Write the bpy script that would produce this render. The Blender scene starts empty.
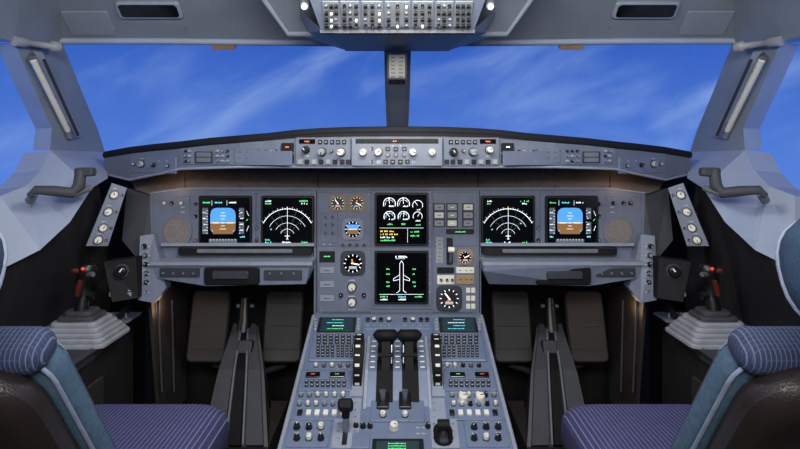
import bpy, math, random
from mathutils import Matrix, Vector
random.seed(7)
H=1.15; F=562.5; CX=397.5; CY=150.0
def W(px,py,d): return Vector(((px-CX)*d/F, d, H+(CY-py)*d/F))
def R(x,y,z): return Vector((x,y,H+z))
def s2l(c):
    c/=255.0
    return c/12.92 if c<=0.04045 else ((c+0.055)/1.055)**2.4
MATS={}
def mat(name,rgb,rough=0.5,metal=0.0,var=0.12,scale=30,bump=0.0,emit=0.0,coat=0.0,spec=.5):
    m=bpy.data.materials.new(name); m.use_nodes=True
    nt=m.node_tree; p=nt.nodes['Principled BSDF']
    col=[s2l(c) for c in rgb]
    p.inputs['Roughness'].default_value=rough; p.inputs['Metallic'].default_value=metal
    p.inputs['Coat Weight'].default_value=coat; p.inputs['Specular IOR Level'].default_value=spec
    if emit>0:
        p.inputs['Base Color'].default_value=(*col,1)
        p.inputs['Emission Color'].default_value=(*col,1); p.inputs['Emission Strength'].default_value=emit
    else:
        tc=nt.nodes.new('ShaderNodeTexCoord'); n=nt.nodes.new('ShaderNodeTexNoise')
        n.inputs['Scale'].default_value=scale; n.inputs['Detail'].default_value=5
        nt.links.new(tc.outputs['Object'],n.inputs['Vector'])
        r=nt.nodes.new('ShaderNodeValToRGB')
        r.color_ramp.elements[0].position=.3; r.color_ramp.elements[1].position=.7
        r.color_ramp.elements[0].color=(*[c*(1-var) for c in col],1)
        r.color_ramp.elements[1].color=(*[min(1,c*(1+var)) for c in col],1)
        nt.links.new(n.outputs['Fac'],r.inputs['Fac']); nt.links.new(r.outputs['Color'],p.inputs['Base Color'])
        if bump>0:
            n2=nt.nodes.new('ShaderNodeTexNoise'); n2.inputs['Scale'].default_value=350
            nt.links.new(tc.outputs['Object'],n2.inputs['Vector'])
            b=nt.nodes.new('ShaderNodeBump'); b.inputs['Strength'].default_value=bump; b.inputs['Distance'].default_value=.002
            nt.links.new(n2.outputs['Fac'],b.inputs['Height']); nt.links.new(b.outputs['Normal'],p.inputs['Normal'])
    MATS[name]=m; return m
def stripes(name,rgb,line,freq,width,fy=0):
    m=mat(name,rgb,.85,0,.15,60,.4); nt=m.node_tree; p=nt.nodes['Principled BSDF']
    ramp=[n for n in nt.nodes if n.type=='VALTORGB'][0]; tc=[n for n in nt.nodes if n.type=='TEX_COORD'][0]
    sx=nt.nodes.new('ShaderNodeSeparateXYZ'); nt.links.new(tc.outputs['Object'],sx.inputs[0])
    def chain(sock,fr,wd):
        a=nt.nodes.new('ShaderNodeMath'); a.operation='MULTIPLY'; a.inputs[1].default_value=fr; nt.links.new(sock,a.inputs[0])
        f=nt.nodes.new('ShaderNodeMath'); f.operation='FRACT'; nt.links.new(a.outputs[0],f.inputs[0])
        l=nt.nodes.new('ShaderNodeMath'); l.operation='LESS_THAN'; l.inputs[1].default_value=wd; nt.links.new(f.outputs[0],l.inputs[0]); return l.outputs[0]
    o=chain(sx.outputs['X'],freq,width)
    if fy:
        o2=chain(sx.outputs['Y'],fy,.15)
        q=nt.nodes.new('ShaderNodeMath'); q.operation='MULTIPLY'; q.inputs[1].default_value=.3; nt.links.new(o2,q.inputs[0])
        mm=nt.nodes.new('ShaderNodeMath'); mm.operation='MAXIMUM'; nt.links.new(o,mm.inputs[0]); nt.links.new(q.outputs[0],mm.inputs[1]); o=mm.outputs[0]
    mx=nt.nodes.new('ShaderNodeMix'); mx.data_type='RGBA'
    nt.links.new(o,mx.inputs['Factor']); nt.links.new(ramp.outputs['Color'],mx.inputs['A'])
    mx.inputs['B'].default_value=(*[s2l(c) for c in line],1)
    nt.links.new(mx.outputs['Result'],p.inputs['Base Color'])
mat('panel_slate',(104,112,130),.4,.12,.08,25,.15)
mat('panel_edge',(132,140,156),.45,0,.08)
mat('panel_dark',(46,50,58),.5)
mat('pedestal_blue',(104,117,142),.4,.12,.08,25,.15)
mat('gs_grey',(102,109,122),.42,.1,.08)
mat('rim_black',(20,20,23),.7,0,.2,30,.3,spec=.25)
mat('recess_lit_tan',(112,102,96),.6)  # warm light and shade under the glareshield, put into the base colour
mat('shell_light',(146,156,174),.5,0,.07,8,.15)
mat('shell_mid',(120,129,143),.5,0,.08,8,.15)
mat('header_grey',(112,119,130),.5,0,.08,8,.15)
mat('overhead_grey',(108,113,118),.5,0,.08)
mat('black_plastic',(15,16,18),.4,0,.2)
mat('lever_black',(12,12,14),.65,0,.2,spec=.2)
mat('black_gloss',(6,7,9),.15,0,.2)
mat('dark_wall',(25,25,29),.7,0,.25,12)
mat('brown_wall',(46,42,41),.6,0,.25,10)
mat('pedal_grey',(48,45,45),.6,0,.2,10)
mat('column_grey',(72,72,76),.55,0,.15,14)
mat('steel',(150,155,162),.3,.8,.1)
mat('grey_plastic',(100,104,112),.5)
mat('bellows_grey',(140,144,152),.55)
mat('knob_grey',(140,144,150),.4)
mat('ivory',(212,210,198),.5,0,.05)
mat('white_paint',(225,228,232),.6,0,.03)
mat('label_grey',(190,196,206),.6,0,.03)
mat('rubber',(56,58,63),.7,0,.1)
mat('leather_brown',(36,30,29),.35,0,.3,14,.3)
mat('teal_cloth',(64,88,110),.85,0,.2,90,.5)
mat('headrest_cloth',(38,62,88),.85,0,.2,90,.5)
mat('piping',(124,134,156),.7)
mat('red_stick',(84,34,26),.35)
mat('gauge_tan',(150,122,92),.5)
mat('speaker_tan',(116,110,108),.7,0,.3,300)
mat('floor_carpet',(36,36,40),.9,0,.3,60,.5)
mat('wall_rear',(100,104,114),.7)
for n,c,e in [('em_blue',(70,140,225),1.0),('em_brown',(120,84,40),.8),('em_white',(225,235,240),1.1),('em_green',(80,220,120),1.0),
              ('em_cyan',(90,210,225),1.0),('em_yellow',(235,210,70),1.0),('em_orange',(240,110,40),1.0),
              ('em_red',(220,50,35),1.0),('em_grey',(70,78,88),.8),('em_screen',(14,36,44),.8)]:
    mat(n,c,.5,emit=e)
stripes('pinstripe',(52,54,92),(116,116,158),105,.17)
stripes('pinstripe_back',(36,46,74),(84,96,128),170,.2,190)
g=bpy.data.materials.new('window_glass'); g.use_nodes=True; nt=g.node_tree; nt.nodes.clear()
o=nt.nodes.new('ShaderNodeOutputMaterial'); t=nt.nodes.new('ShaderNodeBsdfTransparent'); gl=nt.nodes.new('ShaderNodeBsdfGlossy'); mx=nt.nodes.new('ShaderNodeMixShader')
gl.inputs['Roughness'].default_value=.02; mx.inputs[0].default_value=.02
nt.links.new(t.outputs[0],mx.inputs[1]); nt.links.new(gl.outputs[0],mx.inputs[2]); nt.links.new(mx.outputs[0],o.inputs[0]); MATS['window_glass']=g

class B:
    def __init__(s,name): s.n=name; s.v=[]; s.f=[]; s.mi=[]; s.sm=[]; s.m=[]
    def add(s,vs,fs,m,M=None,smooth=False):
        o=len(s.v)
        if m not in s.m: s.m.append(m)
        k=s.m.index(m)
        for v in vs:
            v=Vector(v); s.v.append(M@v if M else v)
        for f in fs: s.f.append([o+i for i in f]); s.mi.append(k); s.sm.append(smooth)
    def face(s,pts,m): s.add(pts,[list(range(len(pts)))],m)
    def strip(s,a,b,m,smooth=False):
        n=len(a); s.add(list(a)+list(b),[[i,i+1,n+i+1,n+i] for i in range(n-1)],m,None,smooth)
    def prism(s,pts,off,m,M=None):
        n=len(pts); off=Vector(off); a=[Vector(p) for p in pts]; b=[p+off for p in a]
        s.add(a+b,[list(range(n)),list(range(2*n-1,n-1,-1))]+[[i,(i+1)%n,n+(i+1)%n,n+i] for i in range(n)],m,M)
    def loft(s,rings,m,M=None,smooth=True,caps=True):
        n=len(rings[0]); vs=[p for r in rings for p in r]; fs=[]
        for j in range(len(rings)-1):
            for i in range(n): fs.append([j*n+i,j*n+(i+1)%n,(j+1)*n+(i+1)%n,(j+1)*n+i])
        s.add(vs,fs,m,M,smooth)
        if caps:
            s.add(rings[0],[list(range(n))[::-1]],m,M); s.add(rings[-1],[list(range(n))],m,M)
    def cyl(s,M,x,y,z0,z1,r0,r1=None,m='black_plastic',n=14):
        r1=r0 if r1 is None else r1
        ring=lambda r,z:[(x+r*math.cos(2*math.pi*i/n),y+r*math.sin(2*math.pi*i/n),z) for i in range(n)]
        s.loft([ring(r0,z0),ring(r1,z1)],m,M)
    def outline(s,cx,cy,w,h,r,z,k=4):
        r=max(min(r,w/2-1e-5,h/2-1e-5),1e-5); o=[]
        for (sx,sy,a) in ((1,1,0),(-1,1,90),(-1,-1,180),(1,-1,270)):
            for i in range(k+1):
                t=math.radians(a+90*i/k); o.append((cx+sx*(w/2-r)+r*math.cos(t),cy+sy*(h/2-r)+r*math.sin(t),z))
        return o
    def rbox(s,M,cx,cy,w,h,z0,z1,m,r=.002,b=.0008,k=3):
        b=min(b,w/3,h/3,abs(z1-z0)*.8)
        s.loft([s.outline(cx,cy,w,h,r,z0,k),s.outline(cx,cy,w,h,r,z1-b,k),s.outline(cx,cy,w-2*b,h-2*b,r-b,z1,k)],m,M,False)
    def pillow(s,M,cx,cy,w,h,z0,z1,mside,mtop,r=.04,b=.02,k=6,nb=5):
        rings=[]
        for i in range(nb+1):
            a=math.pi/2*i/nb; rings.append(s.outline(cx,cy,w-2*b*(1-math.sin(a)),h-2*b*(1-math.sin(a)),r,z0+b*(1-math.cos(a)),k))
        top=[]
        for i in range(nb+1):
            a=math.pi/2*i/nb; top.append(s.outline(cx,cy,w-2*b*(1-math.cos(a)),h-2*b*(1-math.cos(a)),r,z1-b+b*math.sin(a),k))
        s.loft(rings+[top[0],top[1]],mside,M,True,False)
        s.loft(top[1:],mtop,M,True,False)
        c=(cx,cy,z1+b*.15)
        n=len(top[-1]); s.add(top[-1]+[c],[[i,(i+1)%n,n] for i in range(n)],mtop,M,True)
        s.add(rings[0],[list(range(n))],mside,M)
    def line(s,M,x1,y1,x2,y2,w,z,m):
        d=Vector((x2-x1,y2-y1)); L=d.length or 1; nx,ny=-d.y/L*w/2,d.x/L*w/2
        s.add([(x1+nx,y1+ny,z),(x1-nx,y1-ny,z),(x2-nx,y2-ny,z),(x2+nx,y2+ny,z)],[[0,1,2,3]],m,M)
    def rect(s,M,x1,y1,x2,y2,z,m): s.add([(x1,y1,z),(x2,y1,z),(x2,y2,z),(x1,y2,z)],[[0,1,2,3]],m,M)
    def arc(s,M,cx,cy,r,a0,a1,w,z,m,n=20):
        vs=[];fs=[]
        for i in range(n+1):
            a=math.radians(a0+(a1-a0)*i/n)
            for rr in (r-w/2,r+w/2): vs.append((cx+rr*math.cos(a),cy+rr*math.sin(a),z))
        for i in range(n): fs.append([2*i,2*i+1,2*i+3,2*i+2])
        s.add(vs,fs,m,M)
    def ring(s,M,cx,cy,z0,z1,ro,ri,m,n=24):
        def c(r,z): return [(cx+r*math.cos(2*math.pi*i/n),cy+r*math.sin(2*math.pi*i/n),z) for i in range(n)]
        s.loft([c(ro,z0),c(ro,z1-.0005),c(ro-.0005,z1),c(ri,z1),c(ri,z0)],m,M,False,False)
    def tube(s,pts,r,m,n=10):
        pts=[Vector(p) for p in pts]; rings=[]; up=None
        rs=r if isinstance(r,(list,tuple)) else [r]*len(pts)
        for i,p in enumerate(pts):
            t=(pts[min(i+1,len(pts)-1)]-pts[max(i-1,0)]).normalized()
            if up is None: up=t.orthogonal().normalized()
            up=(up-up.dot(t)*t).normalized(); q=t.cross(up)
            rings.append([p+rs[i]*(math.cos(2*math.pi*k/n)*up+math.sin(2*math.pi*k/n)*q) for k in range(n)])
        s.loft(rings,m)
    def done(s,mirror=False):
        me=bpy.data.meshes.new(s.n); v=[(-p[0],p[1],p[2]) if mirror else tuple(p) for p in s.v]
        f=[x[::-1] for x in s.f] if mirror else s.f
        me.from_pydata(v,[],f)
        for k in s.m: me.materials.append(MATS[k])
        me.polygons.foreach_set('material_index',s.mi); me.polygons.foreach_set('use_smooth',s.sm); me.update()
        ob=bpy.data.objects.new(s.n,me); bpy.context.collection.objects.link(ob); return ob
def both(b): b.done(); b.done(True)

class Pl:
    def __init__(s,P0,U,V): s.P=Vector(P0); s.U=Vector(U).normalized(); s.V=Vector(V).normalized(); s.N=s.U.cross(s.V)
    def pt(s,px,py):
        C=Vector((0,0,H)); d=Vector(((px-CX)/F,1,(CY-py)/F)); return C+d*((s.P-C).dot(s.N)/d.dot(s.N))
    def m(s,px,py,w=0):
        p=s.pt(px,py)+s.N*w; return Matrix(((s.U.x,s.V.x,s.N.x,p.x),(s.U.y,s.V.y,s.N.y,p.y),(s.U.z,s.V.z,s.N.z,p.z),(0,0,0,1)))
    def k(s,px,py): return s.pt(px,py).y/F
class Curved:
    def __init__(s,tab): s.t=tab
    def d(s,px):
        x=min(px,795-px); t=s.t
        if x<=t[0][0]: return t[0][1]
        for (a,da),(b,db) in zip(t,t[1:]):
            if x<=b: return da+(db-da)*(x-a)/(b-a)
        return t[-1][1]
    def pt(s,px,py): return W(px,py,s.d(px))
    def k(s,px,py): return s.d(px)/F
    def m(s,px,py,w=0):
        U=(s.pt(px+2,CY)-s.pt(px-2,CY)).normalized(); V=Vector((0,0,1)); N=U.cross(V); p=s.pt(px,py)+N*w
        return Matrix(((U.x,V.x,N.x,p.x),(U.y,V.y,N.y,p.y),(U.z,V.z,N.z,p.z),(0,0,0,1)))
def prect(b,S,x1,y1,x2,y2,h,m,r=.003,bev=.001,w=0):
    xc,yc=(x1+x2)/2,(y1+y2)/2
    ww=(S.pt(x2,yc)-S.pt(x1,yc)).length; hh=(S.pt(xc,y1)-S.pt(xc,y2)).length
    b.rbox(S.m(xc,yc,w),0,0,ww,hh,-.001,h,m,r,bev)
def knob(b,S,px,py,rpx,h=.014,m='knob_grey',w=0,skirt='black_plastic',ang=None):
    M=S.m(px,py,w); r=rpx*S.k(px,py); a=random.uniform(0,6.28) if ang is None else ang
    if skirt: b.cyl(M,0,0,-.001,.0025,r*1.25,r*1.15,skirt)
    b.cyl(M,0,0,0,h*.85,r,r*.9,m); b.cyl(M,0,0,h*.85,h,r*.9,r*.72,m)
    b.line(M,0,0,r*.7*math.cos(a),r*.7*math.sin(a),r*.22,h+.0004,'white_paint' if m!='ivory' and m!='knob_grey' else 'black_plastic')
def keys(b,S,x1,y1,x2,y2,nx,ny,m='black_plastic',fill=.7,h=.004,dot='label_grey',w=0):
    dx,dy=(x2-x1)/nx,(y2-y1)/ny
    for i in range(nx):
        for j in range(ny):
            xc,yc=x1+dx*(i+.5),y1+dy*(j+.5)
            prect(b,S,xc-dx*fill/2,yc-dy*fill/2,xc+dx*fill/2,yc+dy*fill/2,h,m,.001,.0006,w)
            if dot:
                M=S.m(xc,yc,w); k=S.k(xc,yc); b.rect(M,-dx*.16*k,-.25*k*dy*.5,dx*.16*k,.25*k*dy*.5,h+.0004,dot)
def label(b,S,px,py,n=3,sz=.8,m='label_grey',w=0.0006):
    M=S.m(px,py,w); k=S.k(px,py)*sz
    for i in range(n):
        x=(i-(n-1)/2)*1.3*k
        b.rect(M,x-.45*k,-.6*k,x+.45*k,.6*k*random.choice((.4,1)),0.0004,m)
def toggle(b,S,px,py,l=.012,m='steel',w=0,up=True):
    M=S.m(px,py,w); b.cyl(M,0,0,0,.003,.004,.0035,'steel',8)
    p0=M@Vector((0,0,.002)); p1=M@Vector((0,l*(.7 if up else -.7),l)); b.tube([p0,p1],[.0015,.0026],m,6)

# ---------------- shell ----------------
b=B('wall_left')
sideE=[W(14,42,1.5),W(34,88,1.61),W(52,128,1.72),W(50,150,1.70)]
frontE=[W(62,42,1.72),W(82,92,1.87),W(98,130,2.0),W(105,152,2.05)]
b.strip(sideE,frontE,'shell_mid')
b.strip([p+Vector((-.07,.03,0)) for p in sideE],sideE,'shell_light')
b.strip([p+Vector((-.04,.06,0)) for p in frontE],frontE,'shell_mid')
top=[R(-1.1,-1.2,-.12),R(-1.1,.8,-.12),W(0,196,1.49),W(26,186,1.56),W(41,170,1.64),W(50,150,1.70),W(105,152,2.05)]
bot=[R(-1.0,-1.2,-.30),R(-1.0,.8,-.30),W(0,270,1.42),W(40,250,1.47),W(70,222,1.52),W(92,188,1.62),W(108,178,1.78)]
b.strip(top,bot,'shell_light')
b.strip([p+Vector((-.08,0,-.01)) for p in top],top,'shell_light')
low=[R(-1.12,-1.2,-.54),R(-1.12,.8,-.54),R(-1.12,1.42,-.54),R(-1.1,1.55,-.54),R(-1.05,1.7,-.54),R(-1.0,1.8,-.5),R(-.97,1.9,-.4)]
bot2=[p+Vector((-.03,0,-.012)) for p in bot]
b.strip(bot,bot2,'rim_black'); b.strip(bot2,low,'dark_wall')
b.strip(low,[Vector((p.x,p.y,0)) for p in low],'dark_wall')
b.prism([R(-1.10,1.62,-.12),R(-1.075,2.05,-.012),R(-1.03,2.3,-.03),R(-1.03,2.3,-1.15),R(-1.10,1.62,-1.15)],(-.02,0,0),'dark_wall')
hi=[W(62,42,1.72),W(14,42,1.5),R(-1.0,.8,.29),R(-1.0,-1.2,.29)]
ce=[R(-.95,1.58,.458),R(-.93,1.4,.46),R(-.93,.8,.46),R(-.93,-1.2,.46)]
b.strip(hi,ce,'shell_mid')
b.strip([p+Vector((-.08,.0,0)) for p in hi[1:]],hi[1:],'shell_light')
b.prism([R(-1.0,.72,.29),R(-1.0,.6,.29),R(-1.1,.6,-.12),R(-1.1,.72,-.12)],(-.05,0,0),'shell_mid')
b.prism([R(-1.0,-.2,.29),R(-1.0,-1.2,.29),R(-1.1,-1.2,-.12),R(-1.1,-.2,-.12)],(-.05,0,0),'shell_mid')
b.done(); b.n='wall_right'; b.done(True)
b=B('floor'); b.prism([(-1.15,-1.2,0),(1.15,-1.2,0),(1.15,2.5,0),(-1.15,2.5,0)],(0,0,-.05),'floor_carpet'); b.done()
b=B('ceiling'); b.prism([R(-.94,-1.2,.462),R(.94,-1.2,.462),R(.94,1.585,.462),R(-.94,1.585,.462)],(0,0,.04),'shell_mid'); b.done()
b=B('wall_back'); b.prism([(-1.15,-1.2,0),(1.15,-1.2,0),(1.15,-1.2,1.65),(-1.15,-1.2,1.65)],(0,-.05,0),'wall_rear'); b.done()
b=B('wall_front')
b.prism([(-1.12,2.31,0),(1.12,2.31,0),(1.12,2.31,1.09),(-1.12,2.31,1.09)],(0,.05,0),'dark_wall')
b.done()
b=B('window_1'); b.face([W(62,42,1.73),W(390,42,1.73),W(392,152,2.3),W(105,152,2.08)],'window_glass'); b.done(); b.n='window_2'; b.done(True)
b=B('window_3'); b.face([R(-1.06,.7,.29),R(-1.08,1.5,.29),R(-1.13,1.72,.03),R(-1.13,1.6,-.09),R(-1.14,1.45,-.12),R(-1.14,.7,-.12)],'window_glass'); b.done(); b.n='window_4'; b.done(True)

# header
HP=Pl(R(0,1.72,.330),(1,0,0),(0,-.12,.11))
b=B('windshield_header')
e0=[W(62,42,1.72),W(160,42,1.72),W(330,44,1.72)]; e0=e0+[Vector((-p.x,p.y,p.z)) for p in e0[::-1]]
e1=[R(-.95,1.58,.458),R(-.6,1.58,.458),R(-.18,1.58,.458),R(.18,1.58,.458),R(.6,1.58,.458),R(.95,1.58,.458)]
b.strip(e0,e1,'header_grey')
b.strip([p+Vector((0,.07,.02)) for p in e0],e0,'header_grey')
b.tube([p+Vector((0,-.004,.002)) for p in e0],.010,'shell_light',8)
for sx in (0,1):
    X=lambda x:795-x if sx else x
    a,c=sorted((X(118),X(182))); prect(b,HP,a,1,c,17,.012,'panel_edge',.012,.004); prect(b,HP,a+3,3,c-3,15,.014,'black_gloss',.009,.002)
    a,c=sorted((X(66),X(112))); prect(b,HP,a,12,c,34,.004,'shell_mid',.006,.002)
    a,c=sorted((X(212),X(236))); prect(b,HP,a,43,c,48,.010,'gauge_tan',.002,.001)
    for x in (60,114,186,240): knob(b,HP,X(x),28,1.2,.003,'steel',0,None)
b.done()
OP=Pl(R(0,1.35,.288),(1,0,0),(0,-.06,.055))
b=B('overhead_panel')
pts=[OP.pt(321,30),OP.pt(474,30),OP.pt(500,-40),OP.pt(295,-40)]
b.prism(pts,(0,.10,.12),'panel_slate')
hA=[W(288,34,1.50),W(507,34,1.50),W(545,-20,1.38),W(250,-20,1.38)]
b.prism(hA,(0,.06,.06),'header_grey')
b.tube([hA[3],hA[0],hA[1],hA[2]],.008,'panel_edge',8)
b.face([W(322,30,1.35),W(345,50,1.70),W(450,50,1.70),W(473,30,1.35)],'header_grey')
b.prism([W(320,28,1.35),W(320,33,1.35),W(475,33,1.35),W(475,28,1.35)],(0,.02,0),'panel_dark')
b.face([W(322,30,1.352),W(345,50,1.70),W(300,36,1.62),W(300,10,1.40)],'header_grey')
b.face([W(473,30,1.352),W(450,50,1.70),W(495,36,1.62),W(495,10,1.40)],'header_grey')
b.prism([W(345,50,1.70),W(450,50,1.70),W(450,38,1.70),W(345,38,1.70)],(0,.02,0),'header_grey')
for (x1,x2) in ((323,340),(341,360),(362,383),(385,410),(412,433),(435,453),(454,472)):
    prect(b,OP,x1,1,x2,27,.003,'overhead_grey'); prect(b,OP,x1,-32,x2,-1,.003,'overhead_grey')
    for yy in (-20,-10,5,12,18.5,24.5):
        for i in range(3):
            x=x1+3.6+(x2-x1-7.2)*i/2
            t=random.random()
            if t<.22: knob(b,OP,x,yy,1.5,.010,random.choice(('ivory','black_plastic','black_plastic')),.003)
            elif t<.45: toggle(b,OP,x,yy,.008,'grey_plastic',.003)
            else: prect(b,OP,x-1.8,yy-1.4,x+1.8,yy+1.4,.006,'black_plastic',.0008,.0005,.003); label(b,OP,x,yy,2,.7,'em_white' if random.random()<.25 else 'label_grey',.0068)
            label(b,OP,x,yy-2.9,3,.5,'label_grey',.0036)
b.done()
b=B('reading_light')
p=W(306,3,1.33); b.tube([p+Vector((0,0.02,.06)),p,p+Vector((0,-.02,-.012))],[.016,.014,.010],'grey_plastic',14); b.tube([p+Vector((0,-.02,-.012)),p+Vector((0,-.026,-.016))],.007,'white_paint',12)
both(b)
b=B('windshield_center_post')
fr=[W(384,44,1.715),W(385,90,1.95),W(387,135,2.28)]; fr2=[W(411,44,1.715),W(410,90,1.95),W(408,135,2.28)]
b.strip(fr,fr2,'shell_light'); off=Vector((0,.06,.04))
b.strip([p+off for p in fr],fr,'panel_dark'); b.strip(fr2,[p+off for p in fr2],'panel_dark'); b.strip([p+off for p in fr],[p+off for p in fr2],'panel_dark')
b.strip([W(388,46,1.70),W(389,92,1.94),W(390,135,2.27)],[W(407,46,1.70),W(406,92,1.94),W(405,135,2.27)],'shell_light')
b.done()
CP=Pl(W(397,65,1.67),(1,0,0),(0,-.45,.9))
b=B('standby_compass')
prect(b,CP,387,52,407,79,.008,'grey_plastic',.004,.002); prect(b,CP,389,54,405,77,.0095,'ivory',.002,.001)
for i in range(6):
    label(b,CP,393,56.5+i*3.8,3,.9,'black_plastic',.0102); label(b,CP,401,56.5+i*3.8,3,.9,'black_plastic',.0102)
M=CP.m(397,82); b.rbox(M,0,0,.05,.012,-.002,.006,'black_plastic',.004,.001)
for dx in (-2,2): b.cyl(CP.m(397+dx*2.2,82),0,0,0,.01,.0035,.003,'red_stick',10)
b.prism([W(392,48,1.69),W(402,48,1.69),W(402,60,1.70),W(392,60,1.70)],(0,.04,.0),'grey_plastic')
b.done()
b=B('sun_visor_rail')
b.tube([W(33,60,1.555),W(70,135,1.80)],.009,'ivory',10)
b.tube([W(44,60,1.56),W(78,135,1.81)],.005,'panel_dark',8)
b.prism([W(28,50,1.57),W(40,47,1.60),W(82,136,1.86),W(68,140,1.80)],(-.01,.01,0),'panel_edge')
b.tube([W(33,60,1.555),W(31,56,1.58)],.012,'steel'); b.tube([W(66,127,1.78),W(71,137,1.80)],[.012,.014],'steel')
for t in (.15,.5,.85): 
    p=W(33+37*t,60+75*t,1.555+.245*t); b.tube([p+Vector((0,0,-.004)),p+Vector((0.004,0,.006))],.0102,'gauge_tan',10)
p=W(14,41,1.49); q=W(58,47,1.62); b.tube([p,p.lerp(q,.25),p.lerp(q,.3),p.lerp(q,.8),p.lerp(q,.82),q],[.014,.014,.009,.009,.015,.015],'knob_grey',12)
both(b)
b=B('window_crank_handle')
b.tube([W(30,196,1.46),W(36,190,1.46),W(55,191,1.48),W(72,193,1.50),W(79,186,1.52),W(81,170,1.53)],[.009,.012,.014,.015,.016,.014],'rubber',12)
b.tube([W(72,193,1.50),W(90,188,1.56)],[.014,.009],'grey_plastic',10)
b.rbox(Pl(W(80,172,1.53),(1,0,0),(0,0,1)).m(85,172),0,0,.05,.024,-.012,.012,'rubber',.008,.004)
b.tube([W(36,193,1.46),W(30,200,1.50)],[.008,.012],'grey_plastic',10)
both(b)

# ---------------- glareshield ----------------
GS=Curved([(100,1.86),(130,1.75),(180,1.64),(240,1.58),(295,1.55),(350,1.53),(397.5,1.52)])
rimt=[(105,152),(130,147.5),(155,144.5),(180,142),(210,138.5),(240,136),(270,133.5),(295,130.5),(320,128.8),(350,127.6),(397.5,127)]
full=rimt+[(795-x,y) for x,y in rimt[-2::-1]]
b=B('glareshield')
def interp(tab,x):
    x=min(x,795-x)
    for (a,ya),(c,yc) in zip(tab,tab[1:]):
        if x<=c: return ya+(yc-ya)*(x-a)/(c-a) if x>=a else ya
    return tab[-1][1]
bott=[(105,174),(130,180),(180,169),(240,167),(295,167),(397,167)]
T=[GS.pt(x,y) for x,y in full]
b.tube([p+Vector((0,.008,-.010)) for p in T],.0125,'rim_black',12)
thick=[(105,4),(290,6.5),(300,8),(397,9)]
T2=[GS.pt(x,y+interp(thick,x)) for x,y in full]
b.strip([p+Vector((0,-.001,0)) for p in T],[p+Vector((0,-.004,0)) for p in T2],'rim_black')
T3=[GS.pt(x,interp(bott,x)) for x,y in full]
b.strip(T2,T3,'gs_grey')
b.tube([p for p in T3],.004,'panel_edge',6)
b.strip([Vector((p.x*1.02,2.28,p.z-.03)) for p in T],T,'rim_black')
b.strip(T3,[Vector((p.x*1.02,1.88,p.z+.0)) for p in T3],'rim_black')
for sx in (0,1):
    X=lambda x:795-x if sx else x
    def pr(x1,y1,x2,y2,h,m,w=0):
        a,c=sorted((X(x1),X(x2))); prect(b,GS,a,y1,c,y2,h,m,.002,.001,w)
    pr(181,151,292,165,.004,'panel_slate')
    pr(196,151.5,214,163,.007,'panel_dark')
    for i in range(2): pr(198,152.5+i*5.2,212,157+i*5.2,.009,'grey_plastic')
    pr(236,148,258,163,.006,'gs_grey'); pr(259,147,281,163,.006,'gs_grey')
    for x in (187,191,219,224,229,262,267,272,277): 
        for y in (151,156,161): 
            knob(b,GS,X(x),y,1.4,.008,random.choice(('black_plastic','steel','knob_grey')),.004,None)
    for x in (241,248,254): label(b,GS,X(x),152,3,.7,'black_plastic',.0072); label(b,GS,X(x),158,2,.7,'black_plastic',.0072)
    pr(282,143,294,152,.007,'black_plastic'); pr(282,154,294,163,.007,'black_plastic')
    label(b,GS,X(288),147,3,1.1,'em_white' if sx else 'em_orange',.0078); label(b,GS,X(288),158,3,1.1,'label_grey',.0078)
    pr(130,157,176,173,.003,'panel_slate')
    knob(b,GS,X(143),164,3.2,.012,'knob_grey',.003); knob(b,GS,X(135),164,1.5,.008,'knob_grey',.003); label(b,GS,X(143),158.5,5,.8,'label_grey',.0036)
    knob(b,GS,X(155),165,2,.010,'black_plastic',.003); knob(b,GS,X(169),166,1.6,.008,'steel',.003)
    for x in (160,168): label(b,GS,X(x),161,3,.8,'label_grey',.0036)
b.done()
b=B('flight_control_unit')
for (x1,x2) in ((296,351),(352,442),(443,499)): prect(b,GS,x1,137.5,x2,166,.008,'gs_grey',.003,.0015)
w=.008
prect(b,GS,356,138.8,438,143.5,.0015,'black_gloss',.001,.0005,w)
for x in (361,368,376,404,412,422,433): label(b,GS,x,141.2,4,1.0,'em_red',w+.0021)
for x in (385,395): label(b,GS,x,141.2,3,1.0,'em_orange',w+.0021)
for x in (364,379,412,431): knob(b,GS,x,152.3,3.8,.022,'ivory',w)
for x in (371.5,388,396,404,421.5): prect(b,GS,x-2.2,147,x+2.2,151,.004,'black_plastic',.001,.0005,w); label(b,GS,x,149,2,.8,'label_grey',w+.0045)
for x in (388,396,404): knob(b,GS,x,155,1.8,.008,'knob_grey',w)
for x in (357,364,371,379,386,393,400,407,414,422,430,437): prect(b,GS,x-2.3,159.5,x+2.3,164,.004,random.choice(('black_plastic','black_plastic','knob_grey')),.001,.0005,w); label(b,GS,x,161.7,2,.7,'em_green' if x in (364,400) else 'label_grey',w+.0045)
for x in range(358,440,7): label(b,GS,x,146,3,.5,'white_paint',w+.0006)
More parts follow.
